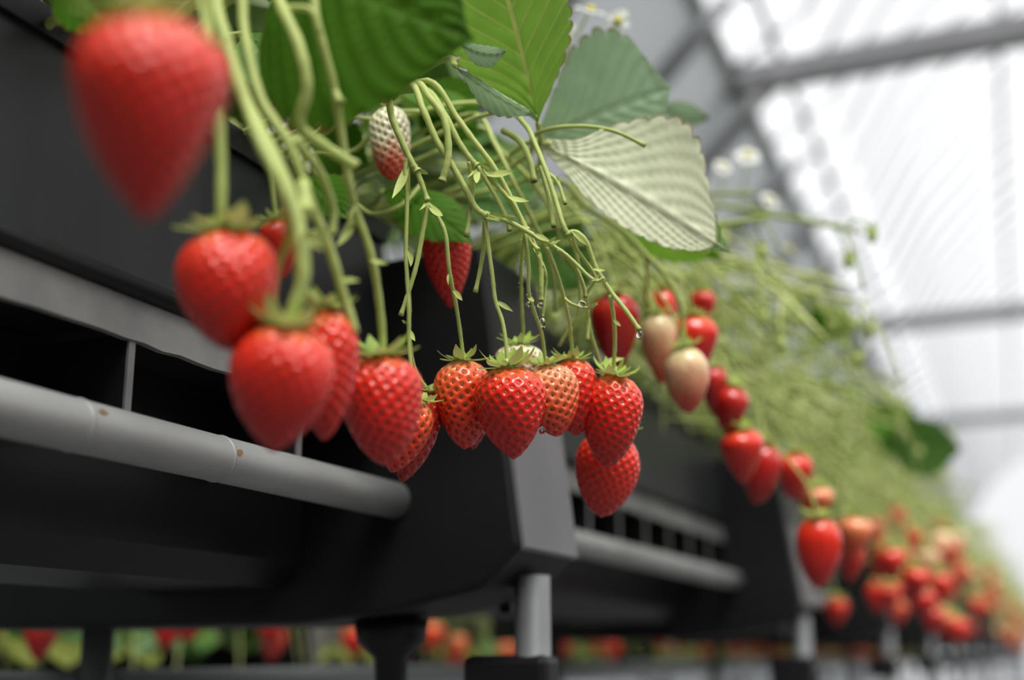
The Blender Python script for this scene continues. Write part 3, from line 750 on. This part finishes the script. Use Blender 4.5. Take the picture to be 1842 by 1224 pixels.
B('dull red strawberry behind the whitish blushed one', (1285,660), (1284,750), 50, .90, 'deep', level='mid', seed=27)
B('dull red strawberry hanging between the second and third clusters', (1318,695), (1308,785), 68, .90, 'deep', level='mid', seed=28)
B('red strawberry at the front of the third cluster', (1333,772), (1338,872), 82, .90, 'ripe', level='mid', seed=29)
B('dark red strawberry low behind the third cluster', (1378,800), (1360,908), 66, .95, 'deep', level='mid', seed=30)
B('red strawberry touching the third cluster on its right', (1380,795), (1374,880), 50, .97, 'ripe', level='mid', seed=31)
B('blurred red strawberry alone, right of the third cluster', (1432,815), (1425,900), 70, 1.02, 'ripe', level='mid', seed=32)
B('peach-coloured strawberry above the pointed red one', (1466,875), (1466,938), 64, 1.03, 'coral', level='mid', seed=33)
B('pointed red strawberry, lowest below the peach-coloured one', (1473,930), (1473,1060), 80, .94, 'ripe', level='mid', seed=34, p=1.4)
B('pinkish strawberry right of the pointed red one', (1540,928), (1530,1010), 66, 1.05, 'coral', level='mid', seed=35)
B('red strawberry tip below the pinkish one', (1532,975), (1530,1048), 48, 1.08, 'ripe', level='mid', seed=36)
fr = random.Random(12)
more = [(1572,930,1005,42),(1600,985,1045,50),(1585,1000,1050,40),(1600,1050,1100,44),(1505,1075,1128,42),(1645,950,1000,36),(1650,1020,1085,52),(1660,1060,1110,46),(1632,1040,1085,40),(1690,1030,1090,44),(1680,1090,1140,44),(1700,1100,1150,40),(1720,1110,1160,40),(1622,985,1030,38),(1578,960,1020,40)]
ORD = 'first second third fourth fifth sixth seventh eighth ninth tenth eleventh twelfth thirteenth fourteenth fifteenth'.split()
more.sort()
for i, (x, y0, y1, ww) in enumerate(more):
    berry('blurred red strawberry, %s from the left in the far crowd along the bed' % ORD[i], (x,y0), (x+fr.uniform(-6,6),y1), ww, .031*FPX/ww, fr.choice(('ripe','ripe','ripe','orange')), 'mid', 40+i, group='far strawberries along the bed')
def simple_berry(loc, s, kind, label, group, i):
    me = cached('far', i % 3, lambda: FARM[i % 3].mesh('strawberry', BM[kind]), kind)
    o = thing('strawberry', label, 'strawberry', loc, group)
    fo = link('flesh', me, o); fo.scale = (s, s, s)
    c = link('calyx', cached('cx', 0, lambda: cal_simple().mesh('calyx', M_SEPAL), 0), o); c.scale = (s, s, s)
    o.rotation_euler = (fr.uniform(-.2,.2), fr.uniform(-.2,.2), fr.uniform(0,6))
    Q = o.rotation_euler.to_matrix().inverted()
    mb = MB(); mb.tube([Q @ Vector(p) for p in spline([(0,0,-.002), (-.012,.01,.05), (-.05,.02,.09), (-.12,.02,.11), (-.22,.02,.10)], 3)], .0009, 5); link('pedicel', mb.mesh('pedicel', M_STEMF), o)
def cal_simple():
    mb = disc_mesh(.014)
    for me, m in calyx_parts(.014, 8, random.Random(4)):
        mb.add([m @ Vector(v) for v in me.v], me.f)
    return mb
for i in range(95):
    y = 1.85+11*(i/95)**1.5+fr.uniform(-.06,.06)
    simple_berry((fr.uniform(-.24,-.13), y, Z(fr.uniform(.07,.26))), fr.uniform(.8,1.1), fr.choice(('ripe','ripe','ripe','orange','half')), 'tiny blurred red strawberry towards the vanishing end of the bed', 'strawberries at the far end of the bed', i)
for i in range(70):
    y = .9+8.5*(i/70)**1.3+fr.uniform(-.05,.05)
    simple_berry((BC+ODX+fr.uniform(.21,.31), y, Z(fr.uniform(.035,.085))), fr.uniform(.95,1.2), fr.choice(('ripe','ripe','orange','coral')), 'blurred strawberry of the next row, seen below the bench', 'strawberries of the next row', i)

# ------------------------------------------------------------------ fruit stalks in the foreground
SEPB = [sepal_mesh(1, .34, b).mesh('bract', M_STEM) for b in (.5, -.6, .9)]
rt = random.Random(21)
def truss(label, paths, bracts=(), hairs=True, group=None):
    """paths: (points, radius in px at the focus distance, end) ; end 'cut' adds a brown cut face"""
    t = thing('fruit_truss', label, 'stalk')
    first = None; hb = MB()
    for pts, r, end in paths:
        P = spline([p if isinstance(p, Vector) else at(*p) for p in pts], 7)
        R = r/FPX*.585
        n = len(P); rad = [R*(1.12-.2*i/n+.05*math.sin(i*1.7)) for i in range(n)]
        rad[-1] = R*(1.0 if end == 'cut' else .85)
        if end == 'node': rad[-1] = R*1.5; rad[-2] = R*1.25
        if end == 'cut': rad[-1] = R*1.25; rad[-2] = R*1.1
        mb = MB(); mb.tube(P, rad, 10); s = link('stalk', mb.mesh('stalk', M_STEM), t)
        if end == 'cut':
            d = (P[-1]-P[-2]).normalized(); mb = MB(); mb.tube([P[-1]-d*.0001, P[-1]+d*.0004], [R*1.18, R*.9], 10); link('cut_end', mb.mesh('cut_end', M_CUT), s)
        if hairs:
            L = sum((P[i+1]-P[i]).length for i in range(n-1))
            for q in range(int(L/.00035)):
                i = rt.randrange(n-1); c = P[i].lerp(P[i+1], rt.random()); d = (P[i+1]-P[i]).normalized()
                a = Quaternion(d, rt.uniform(0,6.28)) @ d.orthogonal().normalized(); b = d.cross(a)
                c0 = c+a*R*.85; e = c0+a*rt.uniform(.0006,.0014)+d*rt.uniform(-.0003,.0005)
                hb.add([c0+b*.00004, c0-b*.00004, e, c0+d*.00006], [(0,1,2),(0,3,2)])
    if hairs:
        ho = link('hairs', hb.mesh('hairs', M_HAIR, False), t); ho['kind'] = 'stuff'
    for (b, e, d) in bracts:
        Bp, E = at(*b, d), at(*e, d-.004); S = (E-Bp).length*1.08
        m = frame_mat(Bp, E, rt.uniform(-.9,.9)) @ Matrix.Diagonal((S, S*.72, S, 1))
        link('bract', SEPB[rt.randrange(3)], t, mw=m)
    return t
d0 = .588
truss('thin double-forked stalk bearing the orange-red strawberry and the tilted pair', [
  ([crown(.53), (690,160,.585), (705,212,d0), (721,250,d0), (741,293,d0), (751,308,d0)], 6.0, 'node'),
  ([(733,285,d0), (729,305,d0), (732,351,d0), (730,453,d0), (731,480,d0), (735,560,d0), (735,610,.59), (741,668,.59), (757,722,.588)], 3.7, ''),
  ([(731,480,d0), (737,545,.592), (737,605,.60), (748,668,.605), (772,704,.606)], 3.2, ''),
  ([(750,308,d0), (760,335,d0), (769,361,d0)], 4.7, 'node'),
  ([(769,366,d0), (760,420,d0), (749,478,d0), (735,525,d0), (721,568,d0)], 4.3, 'cut'),
  ([(769,366,d0), (784,385,d0), (800,417,d0), (808,486,.59), (822,560,.60), (832,636,.605), (832,652,.605)], 3.8, ''),
 ], [((748,305),(775,312),d0), ((735,300),(727,345),d0), ((733,295),(715,362),d0), ((770,365),(799,402),d0), ((768,358),(762,388),d0), ((733,447),(752,485),d0),
     ((807,492),(803,508),.59), ((814,520),(835,543),.594), ((733,583),(720,575),.59), ((733,590),(748,617),.595)])
truss('long arching stalk ending in a knot of bracts above the glossy centre strawberry', [
  ([crown(.55), (735,150,.60), (760,195,.59), (784,250,d0), (815,301,d0), (840,345,d0), (858,377,d0), (875,388,d0)], 6.2, 'node'),
  ([(875,386,d0), (903,394,.585), (935,409,.583), (963,425,.582), (996,441,.581)], 4.6, 'node'),
  ([(994,442,.581), (1015,456,.581), (1039,478,.581), (1062,500,.581), (1075,506,.581), (1087,500,.58)], 3.4, ''),
  ([(1002,449,.581), (1020,462,.582), (1036,484,.583), (1049,513,.585), (1053,534,.586)], 3.6, 'cut'),
  ([(984,444,.581), (1001,490,.585), (1014,536,.595), (1024,580,.61), (1029,632,.63), (1030,650,.63)], 3.3, ''),
  ([(1014,536,.595), (1028,547,.592), (1047,553,.59), (1062,554,.588), (1073,547,.585)], 2.8, ''),
  ([(872,390,d0), (878,440,d0), (886,500,d0), (891,541,d0), (904,580,.587), (912,640,.586), (912,664,.586)], 3.8, ''),
  ([(872,395,d0), (871,430,.592), (865,478,.594), (855,526,.594)], 4.0, 'cut'),
 ], [((872,380),(902,403),d0), ((868,385),(888,402),d0), ((880,385),(915,392),.585), ((985,438),(1004,427),.58), ((990,443),(1003,430),.58), ((960,420),(990,437),.58),
     ((893,542),(919,557),d0), ((1064,505),(1088,497),.58), ((1056,555),(1074,546),.585)])
truss('thick stalk with its end cut off short above the thin forked ones', [
  ([crown(.56), (748,150,.60), (772,175,.592), (798,212,d0), (807,270,.586), (803,300,.585), (795,326,.585)], 6.6, 'cut')], [])
truss('stalk splitting at a leafy node into short cut stubs and long hairy branches', [
  ([crown(.58), (760,160,.60), (799,205,.59), (825,255,d0), (848,288,d0), (858,298,d0)], 5.6, 'node'),
  ([(860,300,d0), (875,325,d0), (893,356,d0), (911,392,d0), (917,415,d0)], 4.2, 'cut'),
  ([(862,302,d0), (885,325,d0), (914,356,.586), (930,380,.586), (941,405,.586), (945,430,.586), (951,480,.588), (951,524,.59), (961,560,.595), (974,599,.60), (981,648,.605), (984,662,.605)], 3.6, ''),
  ([(844,290,d0), (850,326,.59), (847,370,.59), (839,425,.59)], 4.4, 'cut'),
 ], [((858,300),(845,325),d0), ((862,300),(890,300),d0), ((870,312),(927,317),d0), ((862,298),(850,340),d0), ((912,352),(951,370),.585), ((900,395),(930,378),.586), ((948,528),(962,552),.592)])
truss('long stalk running down to the whitish strawberry and a dripping cut stub', [
  ([crown(.60), (770,145,.60), (821,210,.592), (850,250,d0), (888,301,d0), (916,351,.59), (936,392,.59), (948,415,.59)], 5.2, 'node'),
  ([(944,412,.59), (960,440,.592), (972,478,.595), (973,520,.595), (973,541,.595)], 5.0, 'cut'),
  ([(946,415,.59), (942,440,.60), (938,475,.61), (938,545,.63), (941,600,.645), (938,622,.645)], 3.2, ''),
  ([(966,455,.595), (981,490,.597), (981,518,.60), (978,556,.60), (976,570,.60)], 2.8, 'cut'),
  ([(940,400,.59), (952,432,.588), (968,450,.587)], 3.6, 'node'),
 ], [((960,445),(978,468),.59), ((975,478),(984,488),.594), ((948,415),(965,437),.588)])
truss('stalk along the right of the tangle, forking to the red strawberry right of the middle', [
  ([crown(.64), (900,200,.66), (945,225,.64), (963,260,.63), (984,313,.62), (999,359,.615), (1014,407,.61), (1022,422,.61)], 4.8, 'node'),
  ([(1020,420,.61), (1035,418,.61), (1052,432,.61), (1064,462,.612), (1072,483,.613), (1098,524,.615), (1128,562,.612), (1150,594,.61)], 4.6, 'cut'),
  ([(1097,530,.615), (1104,575,.62), (1106,615,.625), (1104,662,.63), (1105,680,.63)], 3.8, ''),
  ([(1022,424,.61), (1037,460,.63), (1042,500,.64), (1040,560,.65), (1006,622,.66)], 3.2, 'cut'),
  ([(1030,420,.61), (1036,445,.612), (1070,500,.62), (1056,530,.63), (1058,575,.64), (1057,612,.64)], 3.2, 'cut'),
  ([(1058,575,.64), (1064,605,.65), (1078,650,.66), (1100,776,.668)], 3.4, ''),
  ([(905,235,.66), (933,252,.65), (951,283,.64), (961,327,.635)], 6.0, 'cut'),
  ([(973,300,.63), (989,364,.62), (996,408,.615)], 4.4, 'cut'),
  ([(975,305,.63), (1001,325,.625), (1017,367,.62)], 3.6, 'cut'),
 ], [((1030,416),(1055,438),.608), ((1066,483),(1090,492),.612), ((1085,510),(1095,500),.613), ((1104,575),(1118,590),.618), ((1000,318),(1012,328),.62), ((970,305),(962,300),.62), ((1080,655),(1118,640),.65), ((1108,670),(1128,645),.63)])
truss('slim green stalk reaching right across the pale drooping leaf', [
  ([crown(.68), (945,285,.70), (960,245,.665), (1000,230,.65), (1060,228,.645), (1110,238,.64), (1160,262,.64)], 4.2, 'cut')], [((1078,232),(1092,238),.64)])
truss('pair of soft stalks arching right to the second cluster', [
  ([crown(.78), (1009,326,.78), (1052,369,.77), (1120,415,.77), (1163,460,.775), (1192,490,.78), (1222,545,.785), (1229,590,.79), (1230,630,.79)], 6.4, ''),
  ([(1163,460,.775), (1164,500,.80), (1160,552,.82)], 5.4, 'cut'),
  ([(1178,475,.778), (1215,500,.80), (1236,520,.82), (1247,572,.84)], 5.2, ''),
  ([crown(.80), (1080,400,.82), (1125,450,.82), (1180,500,.84), (1190,525,.86)], 5.0, ''),
  ([(1125,450,.82), (1150,500,.83), (1180,570,.83)], 4.6, ''),
 ], [], hairs=False)
# the near, blurred bundle at the left
truss('thick blurred stalk bundle dropping to the lower big left strawberry', [
  ([crown(.42), (350,-90,.46), (395,40,.44), (440,180,.43), (500,300,.42), (535,400,.415), (545,500,.412), (520,580,.413), (512,600,.414)], 9.5, ''),
  ([(440,180,.43), (470,260,.42), (505,330,.415), (535,430,.42), (545,520,.44), (590,562,.455)], 8, ''),
  ([(505,330,.415), (520,420,.43), (500,480,.45), (490,560,.46)], 6, 'cut'),
 ], [((545,390),(575,380),.41), ((545,420),(590,450),.41), ((540,430),(600,420),.41), ((500,290),(478,298),.42), ((530,470),(555,500),.41)], hairs=False)
truss('blurred stalk passing down through the bundle to the far side of it', [
  ([crown(.44), (420,-80,.47), (440,60,.45), (470,180,.44), (520,260,.435), (560,370,.44), (590,440,.445), (615,520,.45), (640,600,.452)], 7, ''),
  ([(530,250,.435), (575,310,.45), (600,380,.46), (597,420,.46)], 6, 'cut'),
  ([(545,330,.437), (550,385,.43)], 9, 'node'),
 ], [((600,420),(560,410),.45), ((612,505),(640,500),.45)], hairs=False)
truss('straight blurred stalk holding the round left strawberry', [
  ([crown(.40), (350,-90,.43), (375,60,.425), (392,190,.42), (398,300,.42), (400,400,.42), (408,418,.42)], 7.6, '')], [], hairs=False)
truss('short blurred stalk holding the very large strawberry at the upper left', [
  ([crown(.36), (262,-190,.32), (265,-60,.30), (270,34,.295)], 8, '')], [], hairs=False)
truss('blurred hooked stalk cut off beside the bundle, before the dark leaf', [
  ([crown(.46), (470,-70,.47), (505,10,.45), (540,90,.44), (552,160,.44), (540,225,.445), (580,260,.45), (640,300,.455)], 8, 'cut'),
  ([(510,15,.45), (560,20,.445), (575,60,.445)], 5, '')], [], hairs=False)
truss('blurred stalk crossing the dark leaf down to the strawberry left of the tilted one', [
  ([crown(.48), (545,-80,.47), (570,40,.455), (602,165,.46), (615,250,.465), (630,340,.47), (640,380,.475), (665,450,.48), (680,530,.485), (688,612,.49), (686,645,.49)], 6.2, ''),
  ([(602,165,.46), (612,185,.458)], 6, 'node'),
 ], [((640,370),(630,390),.47), ((664,465),(698,482),.48), ((636,380),(625,460),.48)], hairs=False)
truss('leaf stalks and runners lying level behind the forked stalks', [
  ([crown(.62), (560,280,.72), (640,270,.70), (700,205,.69), (760,200,.69)], 5, ''),
  ([crown(.66), (600,215,.72), (700,215,.71), (800,190,.71), (870,185,.72), (960,205,.74)], 5, ''),
  ([crown(.70), (650,330,.74), (720,300,.72), (790,270,.72)], 4, 'cut'),
  ([crown(.70), (860,230,.76), (900,270,.74), (960,330,.74), (1000,400,.76), (1010,470,.78)], 5, 'cut'),
  ([crown(.64), (850,205,.72), (890,260,.70), (925,330,.69), (960,400,.69), (990,470,.70), (1000,560,.72)], 5, 'cut'),
  ([crown(.66), (640,370,.70), (670,385,.69), (720,370,.69), (760,330,.70)], 4.4, 'cut'),
 ], [], hairs=False)

# ------------------------------------------------------------------ water drops
def drop(label, px, py, d, wpx, hpx):
    W, Hh = wpx/FPX*d/2, hpx/FPX*d
    mb = MB(); pr = []
    for i in range(13):
        t = i/12; pr.append((max(.00002, W*math.sin(math.pi*t)**.9*(.62+.38*(t))*1.1), Hh*(.5-t)))
    mb.lathe(pr[::-1], 20)
    thing('water_droplet', label, 'droplet', at(px, py, d), me=mb.mesh('water_droplet', M_WATER))
drop('clear drop hanging from the cut stub over the whitish strawberry', 976, 581, .60, 14, 25)
drop('clear drop at the tip of the stalk right of the middle cluster', 1150, 602, .61, 13, 20)
drop('round drop cradled in a forked twig over the bright red strawberry', 1047, 546, .585, 16, 18)
drop('tiny round drop, left of two side by side on the thin stalks', 951, 547, .588, 10, 12)
drop('tiny round drop, right of two side by side on the thin stalks', 972, 549, .593, 13, 12)
drop('drop clinging between the glossy centre strawberry and the coral one', 975, 775, .590, 14, 17)

# ------------------------------------------------------------------ blossoms
PETAL = leaflet(.011, .0115, nu=8, nv=3, teeth=1, bend=.3, cup=.2, tooth=0, quilt=0, wid=.55).mesh('petal', M_PETAL)
def flower(label, px, py, d, s, tilt, stem):
    T = at(px, py, d)
    o = thing('strawberry_flower', label, 'flower', T); o.rotation_euler = tilt; o.scale = (s, s, s)
    mb = MB(); mb.lathe([(.0042,0),(.0045,.001),(.003,.003),(.0005,.0037)], 12); link('flower_centre', mb.mesh('flower_centre', M_YELL), o)
    for k in range(5): link('petal', PETAL, o, mw=Matrix.Rotation(k*1.2566, 4, 'Z') @ Matrix.Translation((.003,0,0)))
    mb = MB(); Q = o.rotation_euler.to_matrix().inverted()
    mb.tube([Q @ (Vector(p)-T)/s for p in spline([T]+stem, 5)], .0009/s, 6); link('flower_stalk', mb.mesh('flower_stalk', M_STEMF), o)
flower('white blossom with yellow middle above the far stalks, against the grey screen', 1345, 280, 1.15, 1.0, (.9,.6,0), [at(1330,360,1.17), wpt(-.40,1.25,.29)])
flower('yellow blossom middle with few petals beside the pale drooping leaf', 1300, 300, 1.12, .7, (1.2,.2,.5), [at(1290,370,1.15), wpt(-.40,1.2,.29)])
flower('white blossom low against the grey screen, right of the far stalks', 1418, 448, 1.35, 1.1, (.6,.5,1), [at(1390,500,1.4), wpt(-.40,1.45,.29)])
flower('small greenish-white blossom under the high white one', 1385, 360, 1.2, .8, (.9,.9,.3), [at(1360,420,1.22), wpt(-.40,1.28,.29)])
flower('white blossom at the very top, behind the bright backlit leaf', 1062, 18, .85, .9, (.5,.4,.2), [at(1030,80,.86), at(1000,180,.88), wpt(-.42,.88,.29)])
flower('green-centred blossom at the top, right of the bright backlit leaf', 1112, 38, .84, .75, (1.6,.3,0), [at(1085,90,.85), at(1020,200,.88), wpt(-.42,.9,.29)])
flower('half-hidden blossom beside the upper edge of the rounded leaf', 1020, 60, .86, .8, (1.1,-.3,0), [at(1010,140,.87), wpt(-.42,.86,.29)])
